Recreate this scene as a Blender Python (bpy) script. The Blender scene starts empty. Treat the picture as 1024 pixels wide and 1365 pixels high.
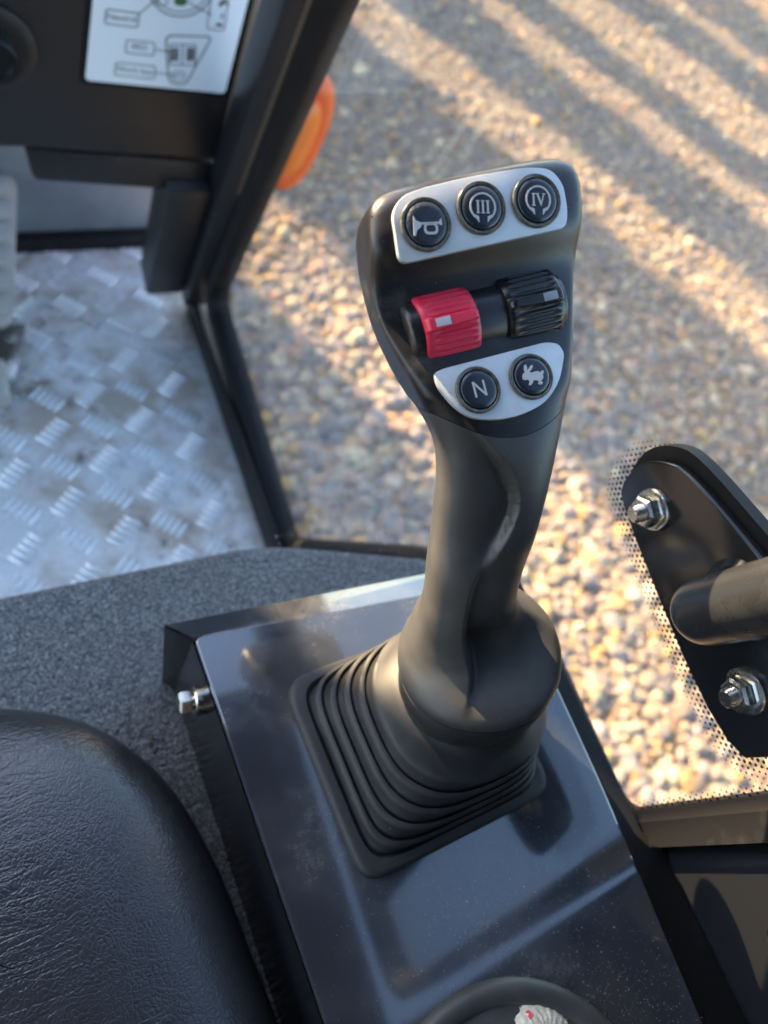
import bpy, bmesh, math, random
import numpy as np
from mathutils import Vector, Matrix, noise
R = math.radians
random.seed(7); rng = np.random.default_rng(7)
SC = bpy.context.scene
COL = SC.collection

# ------------------------------------------------------------------ camera
# vehicle axes: X right, Y forward, Z up, ground at z = 0
PITCH, ROLL, HEADING, CAM_Z, F_PX = 55.0, 26.0, 43.0, 2.05, 1025.0
def _basis():
    p, r, h = R(PITCH), R(ROLL), R(HEADING)
    hd = Vector((math.sin(h), math.cos(h), 0)); up = Vector((0, 0, 1))
    f = hd * math.cos(p) - up * math.sin(p)
    rt = f.cross(up).normalized(); u = rt.cross(f)
    return f, rt * math.cos(r) + u * math.sin(r), u * math.cos(r) - rt * math.sin(r)
CF, CR, CU = _basis()
C0 = Vector((0, 0, CAM_Z))
def ray(x, y): return CF + CR * ((x - 512) / F_PX) + CU * ((682.5 - y) / F_PX)
def at(x, y, d): return C0 + ray(x, y) * d
def pl(x, y, p0, n):
    v = ray(x, y); n = Vector(n); return C0 + v * ((Vector(p0) - C0).dot(n) / v.dot(n))
def atz(x, y, z): return pl(x, y, (0, 0, z), (0, 0, 1))
def atx(x, y, X): return pl(x, y, (X, 0, 0), (1, 0, 0))
def aty(x, y, Y): return pl(x, y, (0, Y, 0), (0, 1, 0))

cd = bpy.data.cameras.new('camera'); cam = bpy.data.objects.new('camera', cd); COL.objects.link(cam)
m3 = Matrix((CR, CU, -CF)).transposed()
cam.matrix_world = Matrix.Translation(C0) @ m3.to_4x4()
cd.sensor_fit = 'AUTO'; cd.sensor_width = 36; cd.lens = 36 * F_PX / 1365
cd.clip_start = 0.01; cd.clip_end = 500
cd.dof.use_dof = True; cd.dof.focus_distance = 0.325; cd.dof.aperture_fstop = 6.8
SC.camera = cam

# ------------------------------------------------------------------ light
SUN_AZ, SUN_EL = -24.0, 23.0           # azimuth from +Y towards +X
w = bpy.data.worlds.new('World'); SC.world = w; w.use_nodes = True
nt = w.node_tree; nt.nodes.clear()
sky = nt.nodes.new('ShaderNodeTexSky'); sky.sky_type = 'NISHITA'; sky.sun_disc = False
sky.sun_elevation = R(SUN_EL); sky.sun_rotation = R(SUN_AZ); sky.air_density = 1.0; sky.dust_density = 1.6; sky.ozone_density = 1.3
bg = nt.nodes.new('ShaderNodeBackground'); bg.inputs['Strength'].default_value = 0.15
wo = nt.nodes.new('ShaderNodeOutputWorld')
nt.links.new(sky.outputs[0], bg.inputs[0]); nt.links.new(bg.outputs[0], wo.inputs[0])
sd = Vector((math.sin(R(SUN_AZ)) * math.cos(R(SUN_EL)), math.cos(R(SUN_AZ)) * math.cos(R(SUN_EL)), math.sin(R(SUN_EL))))
sl = bpy.data.lights.new('sun', 'SUN'); sl.energy = 5.0; sl.angle = R(0.53); sl.color = (1.0, 0.73, 0.42)
so = bpy.data.objects.new('sun', sl); COL.objects.link(so); so.rotation_euler = sd.to_track_quat('Z', 'Y').to_euler(); so.location = (0, 0, 8)
vs = SC.view_settings
vs.view_transform = 'Standard'; vs.look = 'None'; vs.exposure = 2.6; vs.gamma = 1; vs.use_curve_mapping = False
SC.cycles.max_bounces = 8; SC.cycles.transparent_max_bounces = 12; SC.cycles.caustics_reflective = False; SC.cycles.caustics_refractive = False

# ------------------------------------------------------------------ materials
def mat(name, col=(.5, .5, .5), rough=.5, metal=0, spec=.5, coat=0, coat_rough=.05, nodes=None):
    m = bpy.data.materials.new(name); m.use_nodes = True
    b = m.node_tree.nodes['Principled BSDF']
    b.inputs['Base Color'].default_value = (*col, 1); b.inputs['Roughness'].default_value = rough
    b.inputs['Metallic'].default_value = metal; b.inputs['Specular IOR Level'].default_value = spec
    b.inputs['Coat Weight'].default_value = coat; b.inputs['Coat Roughness'].default_value = coat_rough
    if nodes: nodes(m.node_tree, b)
    return m
def N(t, typ, **kw):
    n = t.nodes.new(typ)
    for k, v in kw.items():
        if k in n.inputs: n.inputs[k].default_value = v
        else: setattr(n, k, v)
    return n
def coords(t, scale=(1, 1, 1), rot=(0, 0, 0)):
    tc = N(t, 'ShaderNodeTexCoord'); mp = N(t, 'ShaderNodeMapping')
    mp.inputs['Scale'].default_value = scale; mp.inputs['Rotation'].default_value = rot
    t.links.new(tc.outputs['Object'], mp.inputs['Vector']); return mp.outputs['Vector']
def noise_n(t, vec, scale, detail=4, rough=.55):
    n = N(t, 'ShaderNodeTexNoise', Scale=scale, Detail=detail, Roughness=rough); t.links.new(vec, n.inputs['Vector']); return n.outputs['Fac']
def ramp(t, fac, stops):
    r = N(t, 'ShaderNodeValToRGB'); e = r.color_ramp.elements
    while len(e) < len(stops): e.new(.5)
    for q, (p, c) in zip(e, stops): q.position = p; q.color = (*c, 1) if len(c) == 3 else c
    t.links.new(fac, r.inputs['Fac']); return r.outputs['Color']
def mixc(t, fac, a, b):
    n = N(t, 'ShaderNodeMix', data_type='RGBA')
    for i, s in ((6, a), (7, b)):
        if isinstance(s, tuple): n.inputs[i].default_value = (*s, 1)
        else: t.links.new(s, n.inputs[i])
    if isinstance(fac, float): n.inputs[0].default_value = fac
    else: t.links.new(fac, n.inputs[0])
    return n.outputs[2]
def math_n(t, op, a, b=None):
    n = N(t, 'ShaderNodeMath', operation=op)
    for i, s in enumerate((a, b)):
        if s is None: continue
        if isinstance(s, (int, float)): n.inputs[i].default_value = s
        else: t.links.new(s, n.inputs[i])
    return n.outputs[0]
def bump(t, b, h, strength=.3, dist=.001, prev=None):
    n = N(t, 'ShaderNodeBump', Strength=strength, Distance=dist); t.links.new(h, n.inputs['Height'])
    if prev is not None: t.links.new(prev, n.inputs['Normal'])
    t.links.new(n.outputs[0], b.inputs['Normal']); return n.outputs[0]
def dusty(dcol=(.30, .27, .22), lo=.56, hi=.78, scale=60, base=None, rlo=.3, rhi=.7, fine=900, fb=.15):
    """thin uneven film of dust on a surface, with fine relief"""
    def f(t, b):
        v = coords(t); n1 = noise_n(t, v, scale, 6, .65); n2 = noise_n(t, v, fine, 2)
        k = math_n(t, 'MULTIPLY', ramp(t, n1, [(lo, (0, 0, 0)), (hi, (1, 1, 1))]), ramp(t, n2, [(.35, (.25,) * 3), (.7, (1, 1, 1))]))
        c0 = tuple(b.inputs['Base Color'].default_value)[:3]
        t.links.new(mixc(t, math_n(t, 'MULTIPLY', k, .55), c0, dcol), b.inputs['Base Color'])
        mr = N(t, 'ShaderNodeMapRange'); mr.inputs[3].default_value = rlo; mr.inputs[4].default_value = rhi
        t.links.new(k, mr.inputs[0]); t.links.new(mr.outputs[0], b.inputs['Roughness'])
        if fb: bump(t, b, n2, fb, .0002)
    return f

M = {}
M['grip'] = mat('soft_black_rubber', (.048, .048, .047), .45, spec=.5, nodes=dusty((.17, .16, .145), .5, .92, 35, rlo=.42, rhi=.58, fine=1900, fb=.3))
M['grip_head'] = mat('satin_black_plastic', (.012, .012, .014), .33, nodes=dusty((.2, .18, .16), .55, .9, 50, rlo=.32, rhi=.55, fine=3000, fb=.06))
M['boot'] = mat('black_rubber_boot', (.013, .0135, .015), .5, nodes=dusty((.13, .12, .105), .5, .9, 30, rlo=.56, rhi=.75, fine=2500, fb=.15))
def silver(t, b):
    v = coords(t); n = noise_n(t, v, 4500, 2); n2 = noise_n(t, v, 90, 5)
    t.links.new(mixc(t, ramp(t, n2, [(.45, (0, 0, 0)), (.8, (.5, .5, .5))]), (.53, .56, .58), (.38, .38, .36)), b.inputs['Base Color'])
    bump(t, b, n, .25, .0002)
M['silver'] = mat('satin_silver_label', (.53, .56, .58), .38, metal=.25, nodes=silver)
def btn(t, b):
    v = coords(t); bump(t, b, noise_n(t, v, 1100, 3), .5, .0004)
M['button'] = mat('navy_button_cap', (.020, .024, .034), .35, nodes=btn)
M['button_smooth'] = mat('navy_button_cap_smooth', (.016, .021, .033), .25)
M['ring'] = mat('smoky_button_ring', (.055, .052, .042), .22, coat=.5, nodes=dusty((.25, .22, .15), .4, .7, 300, rlo=.2, rhi=.5, fine=2500))
M['symbol'] = mat('pale_symbol_print', (.42, .42, .42), .5)
M['red'] = mat('red_plastic', (.66, .026, .065), .36, nodes=dusty((.6, .3, .3), .6, .95, 200, rlo=.33, rhi=.5, fine=3000, fb=.05))
M['red_bright'] = mat('bright_red_plastic', (.80, .025, .03), .3)
M['wheel_black'] = mat('black_wheel_plastic', (.010, .010, .012), .25, nodes=dusty((.2, .18, .15), .6, .95, 200, rlo=.24, rhi=.45, fine=3000, fb=.04))
M['lens_white'] = mat('milky_window', (.48, .43, .45), .3)
M['lens_grey'] = mat('grey_window', (.22, .23, .27), .3)
def paint(t, b):
    v = coords(t)
    n1 = noise_n(t, v, 14, 6, .6); n2 = noise_n(t, v, 420, 3); n3 = noise_n(t, v, 70, 5, .7)
    k = math_n(t, 'MULTIPLY', ramp(t, n1, [(.42, (.05,) * 3), (.72, (1, 1, 1))]), ramp(t, n3, [(.35, (.1,) * 3), (.75, (1, 1, 1))]))
    k2 = math_n(t, 'MULTIPLY', k, ramp(t, n2, [(.4, (.3,) * 3), (.62, (1, 1, 1))]))
    t.links.new(mixc(t, math_n(t, 'MULTIPLY', k2, .42), (.024, .028, .037), (.27, .25, .215)), b.inputs['Base Color'])
    mr = N(t, 'ShaderNodeMapRange'); mr.inputs[3].default_value = .10; mr.inputs[4].default_value = .5
    t.links.new(k, mr.inputs[0]); t.links.new(mr.outputs[0], b.inputs['Roughness'])
    bump(t, b, noise_n(t, v, 160, 3), .05, .0006)
M['paint'] = mat('gloss_black_panel_paint', (.012, .014, .02), .12, coat=1.0, coat_rough=.05, nodes=paint)
M['paint'].node_tree.nodes['Principled BSDF'].inputs['Coat IOR'].default_value = 1.75; M['paint'].node_tree.nodes['Principled BSDF'].inputs['IOR'].default_value = 1.7
M['paint_plain'] = mat('black_powder_coat', (.010, .011, .014), .42, nodes=dusty((.12, .11, .10), .6, .95, 25, rlo=.38, rhi=.65, fine=1500, fb=.2))
M['bracket'] = mat('black_lacquered_steel', (.010, .011, .013), .28, nodes=dusty((.12, .12, .12), .66, .98, 40, rlo=.2, rhi=.4, fine=900, fb=.05))
M['tube'] = mat('satin_black_tube', (.020, .021, .023), .30, nodes=dusty((.14, .14, .13), .55, .95, 30, rlo=.27, rhi=.4, fine=900, fb=.05))
M['rubber'] = mat('black_seal_rubber', (.008, .008, .009), .6, spec=.2, nodes=dusty((.08, .08, .08), .55, .95, 40, rlo=.5, rhi=.8, fine=800, fb=.2))
M['zinc'] = mat('zinc_plated_steel', (.56, .57, .55), .28, metal=1, nodes=dusty((.45, .42, .35), .45, .8, 150, rlo=.22, rhi=.5, fine=1500, fb=.2))
def leather(t, b):
    v = coords(t)
    vo = N(t, 'ShaderNodeTexVoronoi', Scale=420, feature='DISTANCE_TO_EDGE'); 
    wv = N(t, 'ShaderNodeVectorMath', operation='ADD'); nn = N(t, 'ShaderNodeTexNoise', Scale=60, Detail=3); t.links.new(v, nn.inputs['Vector'])
    sc = N(t, 'ShaderNodeVectorMath', operation='SCALE'); sc.inputs['Scale'].default_value = .012; t.links.new(nn.outputs['Color'], sc.inputs[0])
    t.links.new(v, wv.inputs[0]); t.links.new(sc.outputs[0], wv.inputs[1]); t.links.new(wv.outputs[0], vo.inputs['Vector'])
    pores = ramp(t, vo.outputs['Distance'], [(0, (0, 0, 0)), (.22, (1, 1, 1))])
    v2 = coords(t, (.22, 1, 1), (0, 0, R(-26)))
    wr = N(t, 'ShaderNodeTexNoise', Scale=95, Detail=3, Roughness=.5, Distortion=1.2); t.links.new(v2, wr.inputs['Vector'])
    crease = ramp(t, math_n(t, 'ABSOLUTE', math_n(t, 'SUBTRACT', wr.outputs['Fac'], .5)), [(0, (0, 0, 0)), (.07, (1, 1, 1))])
    patch = ramp(t, noise_n(t, v, 9, 2), [(.4, (0, 0, 0)), (.62, (1, 1, 1))])
    p = bump(t, b, pores, .20, .0005)
    bump(t, b, mixc(t, patch, (1., 1., 1.), crease), .20, .0009, p)
    mr = N(t, 'ShaderNodeMapRange'); mr.inputs[3].default_value = .24; mr.inputs[4].default_value = .34
    t.links.new(noise_n(t, v, 25, 4), mr.inputs[0]); t.links.new(mr.outputs[0], b.inputs['Roughness'])
M['leather'] = mat('black_artificial_leather', (.024, .025, .028), .36, spec=.8, nodes=leather)
def carpet(t, b):
    v = coords(t); 
    n1 = noise_n(t, v, 700, 4, .7); n2 = noise_n(t, v, 18, 4); n4 = noise_n(t, v, 240, 3, .6)
    wv = N(t, 'ShaderNodeTexWave', Scale=58, Distortion=6.5, Detail=2, wave_type='BANDS', bands_direction='Y'); wv.inputs['Detail Scale'].default_value = 6
    t.links.new(v, wv.inputs['Vector'])
    c = ramp(t, n1, [(.33, (.045, .05, .054)), (.52, (.24, .25, .26)), (.72, (.60, .61, .60))])
    c = mixc(t, ramp(t, n2, [(.45, (0, 0, 0)), (.75, (.3, .3, .3))]), c, (.12, .115, .105))
    t.links.new(c, b.inputs['Base Color'])
    p = bump(t, b, n1, 1.0, .0022)
    p = bump(t, b, n4, 1.0, .007, p)
    bump(t, b, wv.outputs['Color'], .55, .0026, p)
M['carpet'] = mat('grey_needle_felt_carpet', (.05, .055, .06), .95, spec=.15, nodes=carpet)
def alu(t, b):
    v = coords(t)
    n1 = noise_n(t, v, 10, 6, .65); n2 = noise_n(t, v, 55, 5, .7); n3 = noise_n(t, v, 300, 3)
    sp = ramp(t, n2, [(.50, (0, 0, 0)), (.70, (1, 1, 1))])
    film = ramp(t, n1, [(.38, (0, 0, 0)), (.60, (1, 1, 1))])
    c = mixc(t, math_n(t, 'MULTIPLY', film, .8), (.86, .88, .89), (.30, .215, .14))
    big = ramp(t, noise_n(t, v, 7, 3), [(.46, (0, 0, 0)), (.58, (1, 1, 1))])
    c = mixc(t, math_n(t, 'MULTIPLY', math_n(t, 'MULTIPLY', sp, big), .9), c, (.10, .055, .025))
    t.links.new(c, b.inputs['Base Color'])
    t.links.new(math_n(t, 'SUBTRACT', .38, math_n(t, 'MULTIPLY', film, .34)), b.inputs['Metallic'])
    t.links.new(math_n(t, 'ADD', .27, math_n(t, 'MULTIPLY', film, .35)), b.inputs['Roughness'])
    bump(t, b, n3, .2, .0006)
M['alu'] = mat('dirty_aluminium_tread', (.7, .72, .74), .4, metal=.8, nodes=alu)
M['alu_bar'] = mat('worn_aluminium_bar', (.76, .79, .81), .36, metal=.5, nodes=dusty((.30, .22, .15), .42, .66, 26, rlo=.32, rhi=.55, fine=700, fb=.1))
M['toe'] = mat('dusty_blue_grey_sheet', (.16, .19, .22), .5, nodes=dusty((.32, .33, .33), .45, .75, 20, rlo=.4, rhi=.7))
M['dash'] = mat('black_dash_plastic', (.010, .010, .011), .5, nodes=dusty((.16, .15, .14), .6, .95, 40, rlo=.45, rhi=.65, fine=1200, fb=.25))
M['tan_highlight'] = mat('tan_highlight_paint', (.15, .12, .085), .35, nodes=dusty((.3, .25, .18), .5, .8, 60, rlo=.3, rhi=.5))  # tan stands in for light caught along the dash and pillar edges
M['sticker'] = mat('pale_sticker_film', (.74, .82, .88), .35)
M['print'] = mat('dark_print', (.06, .07, .085), .6)
M['print_green'] = mat('green_print', (.05, .13, .06), .6)
M['pedal'] = mat('dusty_grey_rubber', (.36, .35, .33), .8, nodes=dusty((.55, .53, .50), .4, .7, 60, rlo=.7, rhi=.9, fine=700, fb=.4))
def orange(t, b):
    b.inputs['Transmission Weight'].default_value = 0; b.inputs['Subsurface Weight'].default_value = .2
    b.inputs['Subsurface Radius'].default_value = (.03, .008, .002)
M['orange'] = mat('orange_lamp_lens', (.90, .13, .008), .3, nodes=orange)
M['amber'] = mat('amber_lamp_centre', (.95, .21, .010), .3, nodes=orange)
def knit(t, b):
    v = coords(t); vo = N(t, 'ShaderNodeTexVoronoi', Scale=330); t.links.new(v, vo.inputs['Vector'])
    t.links.new(ramp(t, vo.outputs['Distance'], [(.1, (.84, .79, .66)), (.7, (.66, .59, .44))]), b.inputs['Base Color']); bump(t, b, math_n(t, 'SUBTRACT', 1, vo.outputs['Distance']), .4, .0010)
M['cream'] = mat('cream_knit_fabric', (.76, .69, .5), .85, nodes=knit)
M['grains'] = mat('pale_dust_grains', (.27, .25, .21), .9)
M['grit'] = mat('pale_grit', (.62, .60, .54), .9)
M['crumbs'] = mat('brown_grit', (.20, .13, .09), .9)
def glassm():
    m = bpy.data.materials.new('window_glass'); m.use_nodes = True; t = m.node_tree; t.nodes.clear()
    o = N(t, 'ShaderNodeOutputMaterial'); g = N(t, 'ShaderNodeBsdfGlossy', Roughness=.02); tr = N(t, 'ShaderNodeBsdfTransparent')
    tr.inputs[0].default_value = (.93, .95, .94, 1); lw = N(t, 'ShaderNodeLayerWeight', Blend=.5); fr = N(t, 'ShaderNodeMath', operation='MULTIPLY_ADD'); pw = N(t, 'ShaderNodeMath', operation='POWER'); pw.inputs[1].default_value = 5; t.links.new(lw.outputs['Facing'], pw.inputs[0]); t.links.new(pw.outputs[0], fr.inputs[0]); fr.inputs[1].default_value = .9; fr.inputs[2].default_value = .03; mx = N(t, 'ShaderNodeMixShader')
    t.links.new(fr.outputs[0], mx.inputs[0]); t.links.new(tr.outputs[0], mx.inputs[1]); t.links.new(g.outputs[0], mx.inputs[2])
    df = N(t, 'ShaderNodeBsdfDiffuse'); df.inputs[0].default_value = (.6, .58, .55, 1); mx2 = N(t, 'ShaderNodeMixShader'); v = coords(t); k = ramp(t, noise_n(t, v, 9, 5, .7), [(.45, (.004,) * 3), (.8, (.05,) * 3)]); t.links.new(k, mx2.inputs[0]); t.links.new(mx.outputs[0], mx2.inputs[1]); t.links.new(df.outputs[0], mx2.inputs[2]); t.links.new(mx2.outputs[0], o.inputs[0]); return m
M['glass'] = glassm()
def stone(t, b):
    at_ = N(t, 'ShaderNodeAttribute', attribute_type='INSTANCER', attribute_name='col')
    v = coords(t, (1, 1, 1)); n = noise_n(t, v, 2.6, 5, .7); n2 = noise_n(t, v, 14, 3)
    h = N(t, 'ShaderNodeHueSaturation'); t.links.new(at_.outputs['Color'], h.inputs['Color'])
    mr = N(t, 'ShaderNodeMapRange'); mr.inputs[1].default_value = .3; mr.inputs[2].default_value = .7; mr.inputs[3].default_value = .62; mr.inputs[4].default_value = 1.3
    t.links.new(n, mr.inputs[0]); t.links.new(mr.outputs[0], h.inputs['Value']); t.links.new(h.outputs[0], b.inputs['Base Color'])
    bump(t, b, n2, .4, .05)
M['stone'] = mat('mixed_crushed_stone', (.4, .35, .3), .85, nodes=stone)
def soil(t, b):
    v = coords(t); n = noise_n(t, v, 45, 6, .7); n2 = noise_n(t, v, 1.3, 4)
    c = ramp(t, n, [(.3, (.09, .075, .06)), (.5, (.19, .155, .125)), (.7, (.30, .25, .20))])
    t.links.new(mixc(t, ramp(t, n2, [(.4, (0, 0, 0)), (.7, (.5, .5, .5))]), c, (.16, .13, .10)), b.inputs['Base Color']); bump(t, b, n, .8, .02)
M['soil'] = mat('stony_soil', (.25, .21, .18), .95, nodes=soil)
M['bark'] = mat('grey_brown_bark', (.10, .075, .055), .9)
M['leaf'] = mat('autumn_leaf', (.08, .09, .03), .7)
M['straw'] = mat('dry_straw', (.5, .42, .28), .8)

# ------------------------------------------------------------------ mesh helpers
ORG = {}
def thing(name, label, cat, loc, group=None):
    o = bpy.data.objects.new(name, None); o.empty_display_size = .02; COL.objects.link(o); o.location = loc
    o['label'] = label; o['category'] = cat
    if group: o['group'] = group
    ORG[o.name] = Vector(loc); return o
def mesh_obj(name, vs_, fs, material, parent=None, loc=None, smooth=35, kind=None, bev=0, bseg=2, tagd=None):
    """link one mesh object; vs_ are world positions"""
    org = ORG[parent.name] if parent is not None else Vector(loc if loc is not None else (0, 0, 0))
    me = bpy.data.meshes.new(name)
    me.from_pydata([tuple(Vector(v) - org) for v in vs_], [], fs)
    bm = bmesh.new(); bm.from_mesh(me)
    bmesh.ops.recalc_face_normals(bm, faces=bm.faces)
    if bev:
        es = [e for e in bm.edges if len(e.link_faces) == 2 and e.calc_face_angle(0) > R(25)]
        bmesh.ops.bevel(bm, geom=es, offset=bev, segments=bseg, profile=.5, affect='EDGES', clamp_overlap=True)
    bm.to_mesh(me); bm.free()
    me.materials.append(M[material] if isinstance(material, str) else material)
    if smooth:
        me.shade_smooth(); me.set_sharp_from_angle(angle=R(smooth))
    o = bpy.data.objects.new(name, me); COL.objects.link(o)
    if parent is not None: o.parent = parent
    else: o.location = org
    ORG[o.name] = org
    if kind: o['kind'] = kind
    if tagd: o['label'], o['category'] = tagd[0], tagd[1]
    return o
class MB:
    def __init__(s): s.v = []; s.f = []
    def add(s, v, f):
        k = len(s.v); s.v += [Vector(q) for q in v]; s.f += [tuple(i + k for i in q) for q in f]; return s
    def loft(s, rings, cap0=True, cap1=True, closed=True):
        k = len(s.v); n = len(rings[0])
        for r in rings: s.v += [Vector(q) for q in r]
        for i in range(len(rings) - 1):
            for j in range(n if closed else n - 1):
                a, b = k + i * n + j, k + i * n + (j + 1) % n
                s.f.append((a, b, b + n, a + n))
        if cap0: s.f.append(tuple(range(k + n - 1, k - 1, -1)))
        if cap1: s.f.append(tuple(range(k + (len(rings) - 1) * n, k + len(rings) * n)))
        return s
    def prism(s, pts, d):
        """closed polygon pts extruded by vector d"""
        d = Vector(d); return s.loft([pts, [Vector(p) + d for p in pts]])
    def box(s, lo, hi):
        x0, y0, z0 = lo; x1, y1, z1 = hi
        return s.prism([(x0, y0, z0), (x1, y0, z0), (x1, y1, z0), (x0, y1, z0)], (0, 0, z1 - z0))
    def cyl(s, p, ax, prof, n=32, ph=0):
        """lathe: prof = [(radius, height along ax)]"""
        ax = Vector(ax).normalized(); e1 = ax.orthogonal().normalized(); e2 = ax.cross(e1); p = Vector(p)
        return s.loft([[p + ax * h + (e1 * math.cos(2 * math.pi * j / n + ph) + e2 * math.sin(2 * math.pi * j / n + ph)) * r for j in range(n)] for r, h in prof])
    def tube(s, path, rad, n=20):
        path = [Vector(p) for p in path]; rings = []; up = None
        for i, p in enumerate(path):
            t = (path[min(i + 1, len(path) - 1)] - path[max(i - 1, 0)]).normalized()
            if up is None: up = t.orthogonal().normalized()
            up = (up - t * up.dot(t)).normalized(); b = t.cross(up)
            r = rad[i] if isinstance(rad, (list, tuple)) else rad
            rings.append([p + (up * math.cos(2 * math.pi * j / n) + b * math.sin(2 * math.pi * j / n)) * r for j in range(n)])
        return s.loft(rings)
    def obj(s, name, material, parent=None, **kw): return mesh_obj(name, s.v, s.f, material, parent, **kw)
def smooth_poly(pts, rad=None, it=3):
    """Chaikin corner cutting of a closed outline"""
    pts = [Vector(p) for p in pts]
    for _ in range(it):
        q = []
        for i in range(len(pts)):
            a, b = pts[i], pts[(i + 1) % len(pts)]
            q += [a * .75 + b * .25, a * .25 + b * .75]
        pts = q
    return pts
def round_poly(pts, rad, seg=6):
    """outline with circular corners of radius rad (one value or one for each corner)"""
    out = []; n = len(pts); pts = [Vector(p) for p in pts]
    for i in range(n):
        p, a, b = pts[i], pts[i - 1], pts[(i + 1) % n]
        r = rad[i] if isinstance(rad, (list, tuple)) else rad
        da, db = (a - p), (b - p); r = min(r, da.length * .45, db.length * .45); 
        A, B = p + da.normalized() * r, p + db.normalized() * r
        for k in range(seg + 1):
            t = k / seg; out.append(A * (1 - t) ** 2 + p * 2 * t * (1 - t) + B * t * t)
    return out
def interp(tab, t):
    """piecewise Catmull-Rom through rows (t, v0, v1, ...)"""
    k = 0
    while k < len(tab) - 2 and t > tab[k + 1][0]: k += 1
    p1, p2 = tab[k], tab[k + 1]; p0 = tab[max(k - 1, 0)]; p3 = tab[min(k + 2, len(tab) - 1)]
    h = p2[0] - p1[0]; u = (t - p1[0]) / h if h else 0
    out = []
    for c in range(1, len(p1)):
        m1 = (p2[c] - p0[c]) / max(p2[0] - p0[0], 1e-9) * h; m2 = (p3[c] - p1[c]) / max(p3[0] - p1[0], 1e-9) * h
        out.append((2 * u ** 3 - 3 * u * u + 1) * p1[c] + (u ** 3 - 2 * u * u + u) * m1 + (-2 * u ** 3 + 3 * u * u) * p2[c] + (u ** 3 - u * u) * m2)
    return out
def sstep(a, b, x):
    t = min(max((x - a) / (b - a), 0), 1); return t * t * (3 - 2 * t)

# ================================================================== SETTING
Z_PLATE, Z_CARPET, Z_FLOOR, X_GLASS = 1.637, 1.535, 1.10, .29
g = MB().add([(-60, -60, 0), (60, -60, 0), (60, 60, 0), (-60, 60, 0)], [(0, 1, 2, 3)]).obj('ground', 'soil', kind='structure', smooth=0)

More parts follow.
